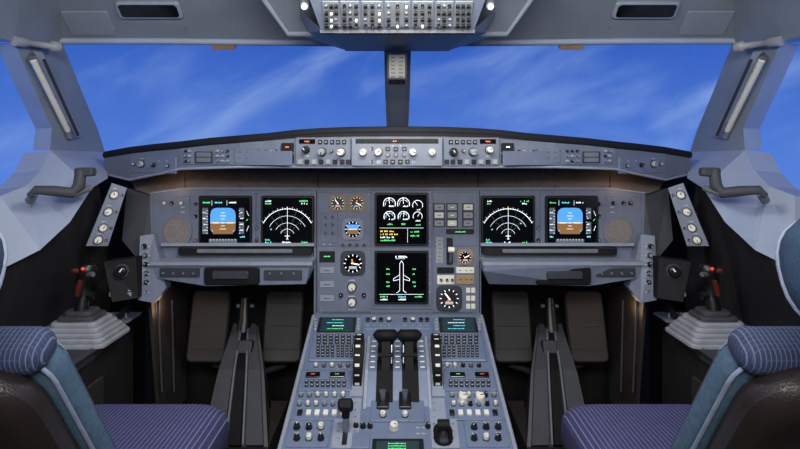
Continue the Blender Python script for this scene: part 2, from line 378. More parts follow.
for s in (0,1):
    X=lambda x:795-x if s else x
    prect(b,GS,min(X(300),X(316)),139.2,max(X(300),X(316)),143.8,.0015,'black_gloss',.001,.0005,w); label(b,GS,X(308),141.5,4,1,'em_orange',w+.0021)
    knob(b,GS,X(307),149.8,3.4,.018,'black_plastic' if s==0 else 'ivory',w); label(b,GS,X(308),156,4,.8,'label_grey',w+.0006)
    knob(b,GS,X(323),152,3.8,.018,'knob_grey',w); knob(b,GS,X(342),152.3,3.8,.018,'black_plastic' if s else 'ivory',w); knob(b,GS,X(332.5),151,1.6,.01,'steel',w)
    for x in (301,308,315,322,329,336,343,349): prect(b,GS,X(x)-2.3,159.5,X(x)+2.3,164,.004,'knob_grey' if x in(301,315,329) else 'black_plastic',.001,.0005,w)
    for x in (321,327,333,339,345): prect(b,GS,X(x)-1.9,140,X(x)+1.9,144,.004,'black_plastic',.001,.0005,w); label(b,GS,X(x),142,2,.8,'label_grey',w+.0045)
b.done()

# ---------------- main panel ----------------
MP=Pl(R(0,1.80,0),(1,0,0),(0,0,1))
b=B('main_instrument_panel')
def poly(pxs,d,th,m): b.prism([W(x,y,d) for x,y in pxs],(0,th,0),m)
poly([(150,193),(185,188),(610,188),(645,193),(650,300),(641,262),(482,262),(482,316),(313,316),(313,262),(154,262),(145,300)],1.80,.03,'panel_slate')
b.strip([W(130,178,1.90),W(185,164,1.85),W(610,164,1.85),W(665,178,1.90)],[W(140,200,1.83),W(185,188,1.80),W(610,188,1.80),W(655,200,1.83)],'recess_lit_tan')
b.tube([W(150,193,1.798),W(185,188.5,1.798),W(610,188.5,1.798),W(645,193,1.798)],.003,'panel_edge',6)
for x in (185,240,318,398,478,555,610): b.tube([W(x,168,1.845),W(x,187,1.80)],.002,'panel_dark',5)
RP=Pl(W(397,178,1.818),(1,0,0),(0,.045,.06))
for x1,x2 in ((186,316),(320,372),(374,422),(424,476),(480,609)): 
    prect(b,RP,x1+1,171,x2-1,185,.003,'recess_lit_tan')
    for q in range(int((x2-x1)/14)): 
        if random.random()<.6: label(b,RP,x1+8+q*14,178,3,.9,'panel_dark',.0036)
b.prism([W(313,316,1.8),W(313,240,1.8),W(313,240,1.8)+Vector((0,.4,0)),W(313,316,1.8)+Vector((0,.4,-.2))],(.003,0,0),'dark_wall')
b.prism([W(482,316,1.8),W(482,240,1.8),W(482,240,1.8)+Vector((0,.4,0)),W(482,316,1.8)+Vector((0,.4,-.2))],(-.003,0,0),'dark_wall')
for (x1,y1,x2,y2) in ((192,190,256,247),(257,190,312,247),(318,192,371,246),(372,190,432,247),(433,192,477,246),(318,248,371,312),(372,248,432,306),(433,248,477,312),(483,190,539,247),(540,190,604,247),(154,196,190,247),(606,196,641,247)):
    prect(b,MP,x1,y1,x2,y2,.0025,'panel_slate',.002,.0012)
    for x in (x1+2,x2-2):
        for y in (y1+2,y2-2): b.cyl(MP.m(x,y,.002),0,0,0,.0015,.0022,.002,'steel',8)
for x in (316.5,479.5): b.rect(MP.m(x,250),-.002,-.2,.002,.19,.0006,'panel_dark')
for y in (309,313): b.rect(MP.m(397.5,y),-.24,-.0008,.24,.0008,.0008,'panel_dark')
for sx in (0,1):
    X=lambda x:795-x if sx else x
    for y in (207,212): label(b,MP,X(183),y,3,1,'label_grey',.003)
    for y in (204,216): knob(b,MP,X(196),y,1.6,.008,'black_plastic',.0025)
    for x in (165,172,182): knob(b,MP,X(x),203,1.8,.008,random.choice(('black_plastic','ivory')),.0025)
    knob(b,MP,X(257),240,1.6,.006,'black_plastic',.0025); knob(b,MP,X(257),228,1.6,.006,'steel',.0025); knob(b,MP,X(196),240,1.6,.006,'steel',.0025)
for y in (220,233,244): 
    for x in (324,330): label(b,MP,x,y,2,1,'label_grey',.003)
prect(b,MP,321,213,338,243,.004,'panel_slate'); 
for y in (218,226,234): toggle(b,MP,326,y,.012,'steel',.004); toggle(b,MP,333,y,.012,'steel',.004)
for x in (343,350,357,364): knob(b,MP,x,245,1.2,.006,'black_plastic',.0025)
knob(b,MP,352,287,4,.014,'ivory',.0025); knob(b,MP,352,302,4,.014,'ivory',.0025); knob(b,MP,341,295,2,.01,'black_plastic',.0025); knob(b,MP,364,295,2,.01,'black_plastic',.0025)
for y in (280,296,309): label(b,MP,352,y,6,.9,'label_grey',.003)
prect(b,MP,319.5,251,335,262,.005,'black_plastic',.001,.0006); label(b,MP,327,256,5,1,'em_green',.0058)
for y in (270,284,298): prect(b,MP,320,y-3,334,y+3,.005,'panel_edge',.001,.0006); label(b,MP,327,y,5,.9,'black_plastic',.0056)
for x in (439,452,468): 
    prect(b,MP,x-6,203,x+6,227,.005,'panel_dark',.001,.0008); 
    for y in (207,215,223): prect(b,MP,x-4.5,y-2.8,x+4.5,y+2.8,.007,'knob_grey' if (x+y)%3 else 'ivory',.001,.0006); label(b,MP,x,y,3,.9,'black_plastic' if x!=452 else 'em_green',.0078)
prect(b,MP,446,229,474,234,.006,'black_plastic'); label(b,MP,460,231.5,8,1,'em_green',.0065)
prect(b,MP,437,267,454,273,.006,'black_plastic'); prect(b,MP,456,267,474,273,.006,'ivory'); prect(b,MP,437,275,454,284,.006,'ivory'); prect(b,MP,456,275,474,284,.006,'gauge_tan')
for x in (441,447,452): knob(b,MP,x,279.5,1.5,.006,'black_plastic',.006,None)
for x in (460,466,471): label(b,MP,x,270,2,.9,'black_plastic',.0066); label(b,MP,x,279,2,.9,'black_plastic',.0066)
prect(b,MP,436,237,443,263,.004,'knob_grey') 
for y in range(240,262,4): label(b,MP,439.5,y,3,.7,'black_plastic',.0046)
for x in (468,473):
    for y in (290,298,306): prect(b,MP,x-2,y-2.5,x+2,y+2.5,.005,'ivory',.001,.0006)
for x in (374.5,429.5): 
    for y in (196,205,214,223,232,241,256,265,274,283,292): label(b,MP,x,y,1,.8,'label_grey',.003)
b.done()

b=B('landing_gear_lever')
M=MP.m(449.5,251); b.rbox(M,0,0,.02,.085,0,.006,'black_plastic',.004,.001); 
b.tube([MP.m(450,262)@Vector((0,0,.004)),MP.m(450,248)@Vector((0,0,.04))],.0045,'steel',8); b.tube([MP.m(447,247.5)@Vector((0,0,.04)),MP.m(453,247.5)@Vector((0,0,.04))],.009,'ivory',14)
b.done()

def screen(name,x1,y1,x2,y2,kind):
    b=B(name); prect(b,MP,x1-2.5,y1-2.5,x2+2.5,y2+2.5,.010,'black_plastic',.006,.002)
    prect(b,MP,x1-.5,y1-.5,x2+.5,y2+.5,.0105,'black_gloss',.006,.0004)
    M=MP.m((x1+x2)/2,(y1+y2)/2); k=.0032
    Z=.0110
    def L(x,y,u,v,w,m,z=Z): b.line(M,x*k,y*k,u*k,v*k,w*k,z,m)
    def Rc(x,y,u,v,m,z=Z): b.rect(M,x*k,y*k,u*k,v*k,z,m)
    def A(x,y,r,a,c,w,m,n=20): b.arc(M,x*k,y*k,r*k,a,c,w*k,Z,m,n)
    def T(x,y,n,m,s=1.0):
        for i in range(n):
            if random.random()<.85: Rc(x+i*1.25*s,y,x+i*1.25*s+.85*s,y+1.5*s*random.choice((.6,1,1)),m,Z+.0001)
    if kind=='pfd':
        b.rbox(M,-2*k,1*k,25*k,26*k,Z-.0003,Z,'em_blue',.02,.0001); 
        Rc(-14.5,-8,10.5,-1,'em_brown',Z+.0001); Rc(-12,-12,8,-8,'em_brown',Z+.0001)
        L(-14.5,-1,10.5,-1,.4,'em_white',Z+.0002)
        for y,w in ((3,3),(6,5),(9,3),(-4,3),(-7,5)): L(-2-w/1.6,y,-2+w/1.6,y,.4,'em_white',Z+.0003)
        L(-12,-1,-6,-1,1,'em_yellow',Z+.0004); L(2,-1,8,-1,1,'em_yellow',Z+.0004); Rc(-2.6,-1.6,-1.4,-.4,'em_yellow',Z+.0004)
        Rc(-22.5,-12,-17,14,'em_grey'); Rc(14,-12,19,14,'em_grey')
        for i in range(-4,5): L(-18.5,i*2.8,-17,i*2.8,.35,'em_white',Z+.0002); L(14,i*2.8,15.2,i*2.8,.35,'em_white',Z+.0002)
        for i in (-3,-1,1,3): T(-22,i*2.9,3,'em_white',.8); T(15.4,i*2.9,3,'em_white',.8)
        Rc(14,0,20.5,3,'black_gloss',Z+.0003); T(14.5,.6,4,'em_green',1)
        Rc(-16,-22,12,-17,'em_grey'); 
        for i in range(9): L(-14+i*3,-17,-14+i*3,-18.4,.35,'em_white',Z+.0002)
        T(-22,18.5,6,'em_green',1); T(-10,18.5,6,'em_cyan',1); T(4,18.5,6,'em_white',1); T(-22,-15.5,3,'em_cyan',1); T(15,-15.5,4,'em_cyan'); L(-13,16.4,-13,21.5,.3,'em_white'); L(2,16.4,2,21.5,.3,'em_white')
        L(21.5,-9,23.5,-4,.4,'em_white'); L(21.5,11,23.5,6,.4,'em_white'); L(21,1,23,3,.5,'em_green')
    if kind=='nd':
        A(0,-14,27,28,152,.55,'em_white',32); A(0,-14,20,28,152,.3,'em_white',32); A(0,-14,13,28,152,.3,'em_white',24); A(0,-14,7,20,160,.3,'em_white',24)
        for a in range(30,153,5):
            r0,r1=27,(29 if a%10==0 else 28); ca,sa=math.cos(math.radians(a)),math.sin(math.radians(a)); L(r0*ca,-14+r0*sa,r1*ca,-14+r1*sa,.35,'em_white')
        for a in (50,70,110,130):
            ca,sa=math.cos(math.radians(a)),math.sin(math.radians(a)); L(3*ca,-14+3*sa,26*ca,-14+26*sa,.22,'em_grey')
        L(0,-12,0,12.5,.35,'em_white'); L(0,-17,0,-12,.6,'em_white'); L(-2.5,-14,2.5,-14,.6,'em_white'); L(-1.2,-17,1.2,-17,.5,'em_white')
        L(0,12,0,15,.6,'em_yellow'); T(-22,20,5,'em_white'); T(-22,17.5,5,'em_green'); T(12,20,7,'em_green'); T(14,17.5,5,'em_white')
        T(-22,-21,5,'em_cyan'); T(-22,-18.5,4,'em_green'); T(14,-21,5,'em_green'); T(-5,-21,7,'em_white'); T(-17,-8,2,'em_cyan',.8); T(12,-2,2,'em_cyan',.8)
    if kind=='ewd':
        for cx in (-12,2):
            for cy,r in ((15.5,6),(2.5,5.5)):
                A(cx,cy,r,-25,205,.65,'em_white'); A(cx,cy,r-2,20,200,.3,'em_white',12); a=math.radians(random.uniform(50,140)); L(cx,cy,cx+r*math.cos(a),cy+r*math.sin(a),.5,'em_white'); T(cx-.5,cy-3,4,'em_white',1)
                for t in (0,45,90,135,180): c,s=math.cos(math.radians(t)),math.sin(math.radians(t)); L(cx+(r-1.2)*c,cy+(r-1.2)*s,cx+r*c,cy+r*s,.4,'em_white')
            T(cx-2,-5.5,4,'em_green',1.1)
        A(16,14,5,-25,205,.6,'em_white'); A(16,3,4.5,-25,205,.6,'em_white'); L(16,14,13,18,.5,'em_white'); L(16,3,18,6,.5,'em_white'); T(14,9,4,'em_white'); T(14,-2,4,'em_white'); T(13,-6,5,'em_green')
        L(-22,-8.5,22,-8.5,.3,'em_white')
        for i,(n,m) in enumerate(((12,'em_yellow'),(14,'em_yellow'),(11,'em_white'),(13,'em_green'))): T(-21,-12.5-i*3,n,m,1)
        L(6,-9,6,-23,.3,'em_white'); T(9,-13,7,'em_green'); T(9,-17,7,'em_green')
    if kind=='sd':
        T(-6,20,8,'em_white',1.2); L(-6,19,3.5,19,.3,'em_white')
        for sx in (-1,1):
            L(sx*1.8,14,sx*1.8,-13,.4,'em_white'); L(sx*1.8,14,0,17,.4,'em_white'); L(sx*1.8,3,sx*8,-1,.4,'em_white'); L(sx*8,-1,sx*8,-3,.4,'em_white'); L(sx*8,-3,sx*1.8,-1.5,.4,'em_white'); L(sx*1.8,-13,sx*5,-15,.4,'em_white')
            for y in (8,3,-5,-9): T(sx*13-2,y,3,'em_green',.9)
        L(-22,-16.5,22,-16.5,.3,'em_white'); T(-21,-19.5,6,'em_green'); T(-21,-22.3,6,'em_white'); T(-3,-19.5,6,'em_cyan'); T(-3,-22.3,6,'em_white'); T(12,-19.5,7,'em_green')
    b.done()
screen('primary_flight_display',202,198,250,245,'pfd'); screen('navigation_display',264,198,312,245,'nd')
screen('engine_display',377,195,426,243,'ewd'); screen('systems_display',377,253,426,301,'sd')
screen('navigation_display',483,198,532,245,'nd'); screen('primary_flight_display',547,198,595,245,'pfd')

def gauge(px,py,rp,face='black_gloss',ring='black_plastic',kind=0):
    b=B('round_gauge'); M=MP.m(px,py,.002); k=.0032; r=rp*k
    b.rbox(M,0,0,r*2.25,r*2.25,0,.004,ring,r*.5,.001); b.ring(M,0,0,.002,.009,r*1.04,r*.86,ring)
    b.cyl(M,0,0,.002,.0045,r*.9,r*.9,face,24)
    for i in range(12):
        a=i*math.pi/6; c,s=math.cos(a),math.sin(a); b.line(M,r*.66*c,r*.66*s,r*.82*c,r*.82*s,r*.07,.0049,'em_white')
    if kind==1:
        b.rect(M,-r*.6,0,r*.6,r*.5,.0050,'em_blue'); b.rect(M,-r*.6,-r*.5,r*.6,0,.0050,'em_brown'); b.line(M,-r*.45,0,r*.45,0,r*.1,.0054,'em_yellow')
    else:
        a=random.uniform(0,6.28); b.line(M,-r*.15*math.cos(a),-r*.15*math.sin(a),r*.6*math.cos(a),r*.6*math.sin(a),r*.12,.0053,'em_white')
        b.line(M,0,0,r*.4*math.cos(a+2),r*.4*math.sin(a+2),r*.12,.0053,'em_orange'); b.rect(M,-r*.35,-r*.5,r*.35,-r*.25,.0050,'label_grey')
    b.done()
gauge(338,203,7.5,'leather_brown','gauge_tan'); gauge(357,203,7.5,'leather_brown','gauge_tan')
gauge(353,229,9.5,'black_gloss','panel_edge',1); gauge(353,263,11,'black_gloss','panel_dark'); gauge(465,257,7,'black_gloss','gauge_tan'); gauge(449,298,11.5,'leather_brown','panel_dark')

b=B('loudspeaker'); M=MP.m(177,231,.002); r=15*.0032
b.ring(M,0,0,0,.006,r*1.06,r*.92,'panel_slate',32); b.cyl(M,0,0,0,.004,r*.95,r*.9,'speaker_tan',32)
for q in range(1,5):
    for i in range(q*7): a=i*2*math.pi/(q*7); b.cyl(M,r*.2*q*math.cos(a),r*.2*q*math.sin(a),.004,.0044,.0014,.0014,'panel_dark',6)
both(b)
b=B('tray_table')
TP=Pl(R(0,1.73,0),(1,0,0),(0,0,1))
b.prism([W(152,262,1.73),W(311,262,1.73),W(311,271,1.70),W(306,284,1.73),W(206,286,1.73),W(156,278,1.73)],(0,.07,0),'panel_slate')
b.prism([W(150,262,1.72),W(312,262,1.72),W(312,265.5,1.72),W(150,265.5,1.72)],(0,.08,0),'panel_edge')
prect(b,TP,172,250,310,258,.016,'black_plastic',.006,.003,-.06); prect(b,TP,154,246,312,249,.012,'panel_edge',.002,.001,-.06)
prect(b,TP,192,251.5,290,255.5,.022,'grey_plastic',.004,.002,-.06)
prect(b,TP,205,267,260,284,.012,'black_plastic',.008,.003); prect(b,TP,214,270,250,278,.022,'panel_dark',.006,.003)
prect(b,TP,264,270,302,280,.004,'panel_dark',.004,.001); prect(b,TP,160,268,200,277,.004,'panel_dark',.004,.001)
for x in (164,174,184,194,270,282,294): knob(b,TP,x,273,1.3,.006,'steel',.004,None)
both(b)
b=B('side_instrument_panel')
SPn=Pl(W(106,215,1.66),(.86,.5,0),(0.12,.1,1))
b.prism([SPn.pt(112,183),SPn.pt(127,188),SPn.pt(108,246),SPn.pt(86,246)],SPn.N*-.03,'panel_slate')
for x,y in ((114,195),(108,212),(103,228),(98,240)): 
    knob(b,SPn,x,y,3.8,.012,'ivory',0,'panel_dark'); label(b,SPn,x+1,y-6.5,4,.8,'label_grey')
    knob(b,SPn,x+8,y,1.4,.006,'black_plastic',0,None)
both(b)
b=B('oxygen_mask_panel')
b.prism([W(127,188,1.80),W(150,196,1.80),W(152,262,1.80),W(140,262,1.78),W(122,240,1.78)],(0,.02,0),'panel_dark')
b.prism([W(140,236,1.76),W(154,234,1.77),W(166,288,1.74),W(154,303,1.70),W(138,300,1.70)],(0,.04,0),'panel_slate')
LP=Pl(W(146,270,1.735),(1,0,0),(0,.12,1))
for y in (246,255,264,273,282,291): knob(b,LP,146+(y-246)*.06,y,2.1,.008,'steel' if y%2 else 'black_plastic',.012); label(b,LP,153,y,2,.9,'label_grey',.03)
b.prism([W(104,262,1.68),W(136,258,1.70),W(138,298,1.68),W(112,302,1.64)],(0,.05,0),'rim_black')
LQ=Pl(W(122,275,1.68),(1,.1,0),(0,.05,1))
knob(b,LQ,122,271,6,.016,'black_plastic',.004,'rubber'); knob(b,LQ,112,284,2,.008,'steel',.004)
for x in (112,118,124,130): label(b,LQ,x,290,2,1,'label_grey',.006); prect(b,LQ,x-2,292,x+2,296,.008,'knob_grey',.001,.0006)
both(b)

# ---------------- side consoles ----------------
b=B('side_console')
b.prism([R(-1.10,-.3,-.53),R(-.81,-.3,-.53),R(-.81,1.5,-.53),R(-.86,1.80,-.53),R(-1.08,1.80,-.53)],(0,0,-.03),'panel_dark')
b.prism([R(-.82,-.3,-.56),R(-.82,1.5,-.56),R(-.82,1.5,-1.149),R(-.82,-.3,-1.149)],(-.02,0,0),'dark_wall')
b.prism([R(-.82,1.5,-.56),R(-.87,1.85,-.50),R(-.87,1.85,-1.149),R(-.82,1.5,-1.149)],(-.02,0,0),'dark_wall')
b.tube([R(-.812,-.3,-.535),R(-.812,1.5,-.535),R(-.862,1.8,-.535)],.008,'rubber',8)
CS=Pl(R(0,0,-.53),(1,0,0),(0,1,0))
prect(b,CS,20,322,60,345,.006,'panel_slate'); prect(b,CS,104,314,135,322,.006,'panel_slate')
for x in (108,114,120,126): knob(b,CS,x,318,1.6,.01,'steel',.006,None)
for y in (1.2,1.35,1.5): 
    b.rbox(Matrix.Translation(R(-.820,y,-.75))@Matrix.Rotation(math.pi/2,4,'Y'),0,0,.25,.12,0,.006,'brown_wall',.01,.002)
both(b)
b=B('sidestick')
c=R(-.885,1.58,-.53)
for i,(w,h) in enumerate(((.20,.17),(.185,.155),(.17,.14),(.15,.125),(.13,.11),(.105,.09),(.08,.07))):
    M=Matrix.Translation(c+Vector((0,0,.012*i)))
    b.rbox(M,0,0,w,h,0,.011,'bellows_grey' if i<5 else 'rubber',.02,.004)
p=[c+Vector(v) for v in ((-.004,0,.07),(.0,0,.10),(.004,.004,.13))]
b.tube(p,[.022,.017,.013],'black_plastic',12)
b.tube([c+Vector(v) for v in ((.004,.004,.12),(-.002,.004,.145),(.002,.0,.165),(.012,-.004,.185),(.020,-.006,.200),(.020,-.006,.210))],[.018,.018,.019,.023,.026,.016],'black_plastic',14)
b.tube([c+Vector(v) for v in ((-.007,-.014,.125),(.0,-.019,.15),(.008,-.022,.168))],[.007,.009,.007],'red_stick',10)
b.tube([c+Vector(v) for v in ((.018,-.026,.200),(.018,-.032,.204))],[.005,.004],'em_red',10)
b.tube([c+Vector(v) for v in ((-.002,-.02,.195),(-.010,-.034,.198))],[.008,.006],'red_stick',10)
b.tube([c+Vector(v) for v in ((.028,-.02,.185),(.045,-.028,.187))],[.008,.007],'steel',10)
b.tube([c+Vector(v) for v in ((-.022,.0,.128),(.033,.0,.122))],[.008,.012],'black_plastic',10)
both(b)

# ---------------- rudder pedals ----------------
b=B('rudder_pedal_unit')
t=[W(233,326,1.98),W(258,326,1.98)]; m1=[W(218,372,1.80),W(264,372,1.80)]; lo=[W(201,447,1.63),W(268,447,1.63)]
for a,c in ((t,m1),(m1,lo)):
    b.face([a[0],a[1],c[1],c[0]],'column_grey')
    b.face([a[0],c[0],c[0]+Vector((-.01,.1,-.2)),a[0]+Vector((0,.1,-.2))],'brown_wall'); b.face([a[1],c[1],c[1]+Vector((.01,.1,-.2)),a[1]+Vector((0,.1,-.2))],'brown_wall')
b.prism([lo[0],lo[1],Vector((lo[1].x,lo[1].y,0)),Vector((lo[0].x,lo[0].y,0))],(0,.3,0),'brown_wall')
def mix(a,b_,t): return a.lerp(b_,t)
up=Vector((0,-.012,.012))
for f0,f1,mm in ((.06,.34,'rubber'),(.42,.60,'lever_black'),(.68,.94,'rubber')):
    b.prism([mix(t[0],t[1],f0),mix(t[0],t[1],f1),mix(m1[0],m1[1],f1),mix(m1[0],m1[1],f0)],up,mm)
    b.prism([mix(m1[0],m1[1],f0),mix(m1[0],m1[1],f1),mix(lo[0],lo[1],f1),mix(lo[0],lo[1],f0)],up,mm)
for f in (.38,.64): b.tube([mix(t[0],t[1],f)+up,mix(m1[0],m1[1],f)+up,mix(lo[0],lo[1],f)+up],.004,'grey_plastic',6)
mid=(t[0]+t[1])/2
b.tube([mid+Vector((0,0,.10)),mid+Vector((0,-.01,.02)),mid+Vector((0,-.03,-.03))],[.016,.024,.030],'black_plastic',12)
b.tube([mid+Vector((-.03,0,.07)),mid+Vector((.03,0,.07))],.008,'steel',8)
b.rbox(Pl(W(243,345,1.88),(1,0,0),(0,.5,1)).m(246,350),0,0,.05,.06,0,.02,'black_plastic',.006,.003)
for px in (210,284):
    PP=Pl(W(px,326,2.06),(1,0,0),(0,.35,1)); M=PP.m(px,326)
    b.rbox(M,0,0,.14,.25,0,.02,'pedal_grey',.02,.006)
    for i in range(3): b.rbox(M,0,-.08+i*.08,.11,.006,.018,.023,'rubber',.003,.001)
    b.tube([PP.m(px,326)@Vector((0,.1,-.01)),PP.m(px,326)@Vector((0,.16,-.08))],.012,'rubber',8)
    q=M@Vector((0,-.1,-.01)); b.tube([q,Vector((q.x,2.1,.35)),mid+Vector((0,.06,-.2))],.012,'rubber',8)
both(b)
b=B('footwell_liner')
b.prism([W(150,285,1.78),W(188,286,2.1),W(186,400,2.1),W(160,420,1.86)],(-.01,0,0),'brown_wall')
for i in range(2): b.tube([W(158+i*14,300,1.83+i*.12),W(162+i*12,392,1.85+i*.11)],.004,'rubber',6)
both(b)

# ---------------- pedestal ----------------
a19=math.radians(19); PD=Pl(R(0,1.78,-.532),(1,0,0),(0,math.cos(a19),math.sin(a19)))
b=B('center_pedestal')
hw=.267
def pdp(x,d): return Vector((x,d,H-.532-(1.78-d)*math.tan(a19)))
b.prism([pdp(-hw,1.795),pdp(hw,1.795),pdp(hw+.004,1.45),pdp(hw+.012,1.05),pdp(-hw-.012,1.05),pdp(-hw-.004,1.45)],(0,0,-.03),'pedestal_blue')
b.prism([Vector((-hw+.01,1.08,0)),Vector((-hw+.01,2.2,0)),pdp(-hw+.01,1.8)+Vector((0,.3,-.02)),pdp(-hw+.01,1.8)+Vector((0,0,-.02)),pdp(-hw+.01,1.08)+Vector((0,0,-.02))],(2*hw-.02,0,0),'dark_wall')
for s in (-1,1): b.tube([pdp(s*hw,1.79),pdp(s*(hw+.004),1.45),pdp(s*(hw+.012),1.05)],.006,'panel_edge',8)
prect(b,PD,364,318,431,330,.004,'pedestal_blue')
for x in (368,374,381,389,405,413,421,427):
    prect(b,PD,x-2,320,x+2,323,.007,'black_plastic',.001,.0006,.003); label(b,PD,x,326.5,2,.8,'label_grey',.005)
    if x in (374,389,413): knob(b,PD,x,321.5,2.2,.01,'ivory',.004)
for s in (0,1):
    X=lambda x:795-x if s else x
    def pr(x1,y1,x2,y2,h,m,w=0):
        a,c=sorted((X(x1),X(x2))); prect(b,PD,a,y1,c,y2,h,m,.002,.001,w)
    pr(300,371,353,391,.004,'pedestal_blue'); pr(296,392,350,420,.004,'pedestal_blue'); pr(288,421,330,447,.004,'pedestal_blue')
    for y in (370.4,391.6,420.6):
        a,c=sorted((X(298 if y<400 else 290),X(350))); M=PD.m((a+c)/2,y); k=PD.k(a,y); b.rect(M,-(c-a)/2*k,-.0008,(c-a)/2*k,.0008,.0008,'panel_dark')
    pr(306,374,320,379,.006,'black_gloss',.002); pr(330,374,345,379,.006,'black_gloss',.002)
    label(b,PD,X(313),376.5,4,.8,'em_orange',.0088); label(b,PD,X(337),376.5,4,.8,'em_green',.0088); 
    a,c=sorted((X(304),X(347))); keys(b,PD,a,381,c,389,8,2,'black_plastic',.65,.005,'label_grey',.003)
    for i in range(6):
        for j in range(2): knob(b,PD,X(301+i*8.4-j*1.5),397+j*9,2.1,.012,random.choice(('ivory','ivory','ivory','black_plastic','knob_grey')),.004)
        prect(b,PD,X(300+i*8.6)-2.4,412,X(300+i*8.6)+2.4,417,.007,random.choice(('black_plastic','ivory')),.001,.0006,.002)
    for i in range(3):
        for j in range(2): knob(b,PD,X(297+i*12),429+j*11,3,.013,random.choice(('ivory','black_plastic')),.004); label(b,PD,X(297+i*12),423.5+j*11,4,.9,'label_grey',.0046)
    for i in range(5): label(b,PD,X(303+i*9),393.6,4,.7,'label_grey',.0046)
for x in (463,480): knob(b,PD,x,402,5,.02,'ivory',.004,'panel_edge')
prect(b,PD,371,392,424,422,.005,'pedestal_blue')
for x in (383,405):
    prect(b,PD,x-6,395,x+6,411,.012,'black_plastic',.003,.002,.002); M=PD.m(x,403,.014)
    b.cyl(M,0,0,0,.014,.007,.006,'steel'); b.tube([M@Vector((0,0,.010)),M@Vector((0,.004,.022))],[.006,.009],'steel',10)
    knob(b,PD,x,417,3,.012,'ivory',.005)
knob(b,PD,394,429,4.5,.016,'ivory',.002,'panel_edge'); 
prect(b,PD,352,433,370,449,.004,'pedestal_blue'); prect(b,PD,372,440,424,465,.006,'black_plastic'); prect(b,PD,376,443,419,462,.007,'em_screen',.001,.0004); 
for i in range(5): label(b,PD,397,446+i*2.5,14,1,'em_green',.0078)
for x in (356,363,370,428,): knob(b,PD,x,427,2.5,.01,'black_plastic',.002); 
for x in (418,424): 
    for y in (428,434): label(b,PD,x,y,3,1,'label_grey',.001)
prect(b,PD,334,398,360,447,.003,'panel_edge'); prect(b,PD,344,402,349,445,.0045,'black_plastic',.002,.0008)
prect(b,PD,430,398,457,447,.003,'panel_edge'); 
for y in range(404,446,7):
    for x in (338,355,434,453): label(b,PD,x,y,2,1,'panel_dark',.0036)
for i in range(50):
    s_=random.choice((-1,1)); x=397+s_*random.uniform(36,60); y=random.uniform(362,370); label(b,PD,x,y,2,.8,'label_grey',.001)
for s in (0,1):
    for x in (316,324,332,340,348): knob(b,PD,795-x if s else x,366,2.0,.01,random.choice(('ivory','black_plastic','steel')),0)
b.done()

for s in (0,1):
    b=B('flight_management_keypad'); X=lambda x:795-x if s else x
    x1,x2=sorted((X(313),X(361)))
    prect(b,PD,x1,318.5,x2,361,.008,'pedestal_blue',.004,.002); prect(b,PD,x1+5,319.5,x2-5,335,.0095,'black_plastic',.003,.001)
    prect(b,PD,x1+8,321,x2-8,333.5,.0105,'em_screen',.002,.0004)
    for i in range(4): label(b,PD,(x1+x2)/2+(-2 if i%2 else 1),322.8+i*3,14 if i%2 else 10,.9,random.choice(('em_green','em_white','em_cyan')),.0112)
    for j in range(4): 
        for xx in (x1+2.6,x2-2.6): prect(b,PD,xx-1.3,321+j*3.2,xx+1.3,323+j*3.2,.003,'knob_grey',.001,.0005,.008)
    keys(b,PD,x1+3,337,x2-3,347,7,3,'black_plastic',.66,.004,'label_grey',.008); keys(b,PD,x1+3,347,x1+22,360,4,4,'black_plastic',.66,.004,'label_grey',.008); keys(b,PD,x1+23,347,x2-3,360,5,5,'black_plastic',.66,.004,'label_grey',.008)
    b.done()
b=B('throttle_quadrant')
def pdm(x,d,w=0): 
    p=pdp(x,d)+PD.N*w; return p
b.prism([pdm(-.085,1.69,0),pdm(-.085,1.66,.022),pdm(-.085,1.52,.030),pdm(-.085,1.43,.0)],(.17,0,0),'pedestal_blue')
for x in (-.034,.034): b.prism([pdm(x-.022,1.665,.0225),pdm(x-.022,1.52,.0315),pdm(x-.022,1.435,.003)],(.044,0,.001),'lever_black')
for x in (-.083,.083): b.prism([pdm(x-.004,1.69,.0),pdm(x-.004,1.66,.028),pdm(x-.004,1.52,.036),pdm(x-.004,1.42,.004),pdm(x-.004,1.42,0)],(.008,0,0),'panel_edge')
for i in range(6):
    for x in (-.068,.0,.068):
        p=pdm(x,1.64-i*.022,.0250+i*.0013); b.prism([p+Vector((-.006,0,0)),p+Vector((.006,0,0)),p+Vector((.006,.003,.001)),p+Vector((-.006,.003,.001))],(0,0,.0012),'white_paint')
for s in (-1,1):
    x=s*.032
    b.prism([pdm(x-.011,1.62,.01),pdm(x-.011,1.52,.01),pdm(x-.011,1.52,.032),pdm(x-.011,1.555,.070),pdm(x-.011,1.59,.088),pdm(x-.011,1.63,.07)],(.022,0,0),'lever_black')
    b.tube([pdm(x-.027,1.59,.082),pdm(x-.023,1.59,.086),pdm(x+.023,1.59,.086),pdm(x+.027,1.59,.082)],[.013,.018,.018,.013],'lever_black',16)
    b.tube([pdm(x-.022,1.55,.054),pdm(x+.022,1.55,.054)],.009,'lever_black',12)
    b.tube([pdm(x-s*.016,1.57,.072),pdm(x-s*.016,1.53,.045)],.0025,'steel',8)
    b.cyl(Matrix.Translation(pdm(x+s*.026,1.59,.086))@Matrix.Rotation(math.pi/2,4,'Y'),0,0,-.005,.005,.008,.008,'steel',12)
b.done()
b=B('trim_wheel')
M=Matrix.Translation(pdm(-.107,1.57,.010))@Matrix.Rotation(math.pi/2,4,'Y')
b.cyl(M,0,0,-.011,.011,.080,None,'lever_black',40); b.cyl(M,0,0,-.0115,.0115,.06,None,'rubber',32)
for i in range(20):
    a=i*math.pi/10; m_=M@Matrix.Rotation(a,4,'Z')@Matrix.Translation((.0802,0,0))@Matrix.Rotation(math.pi/2,4,'Y')
    b.rect(m_,-.006,-.002 if i%2 else -.004,.006,.002 if i%2 else .004,.0006,'ivory')
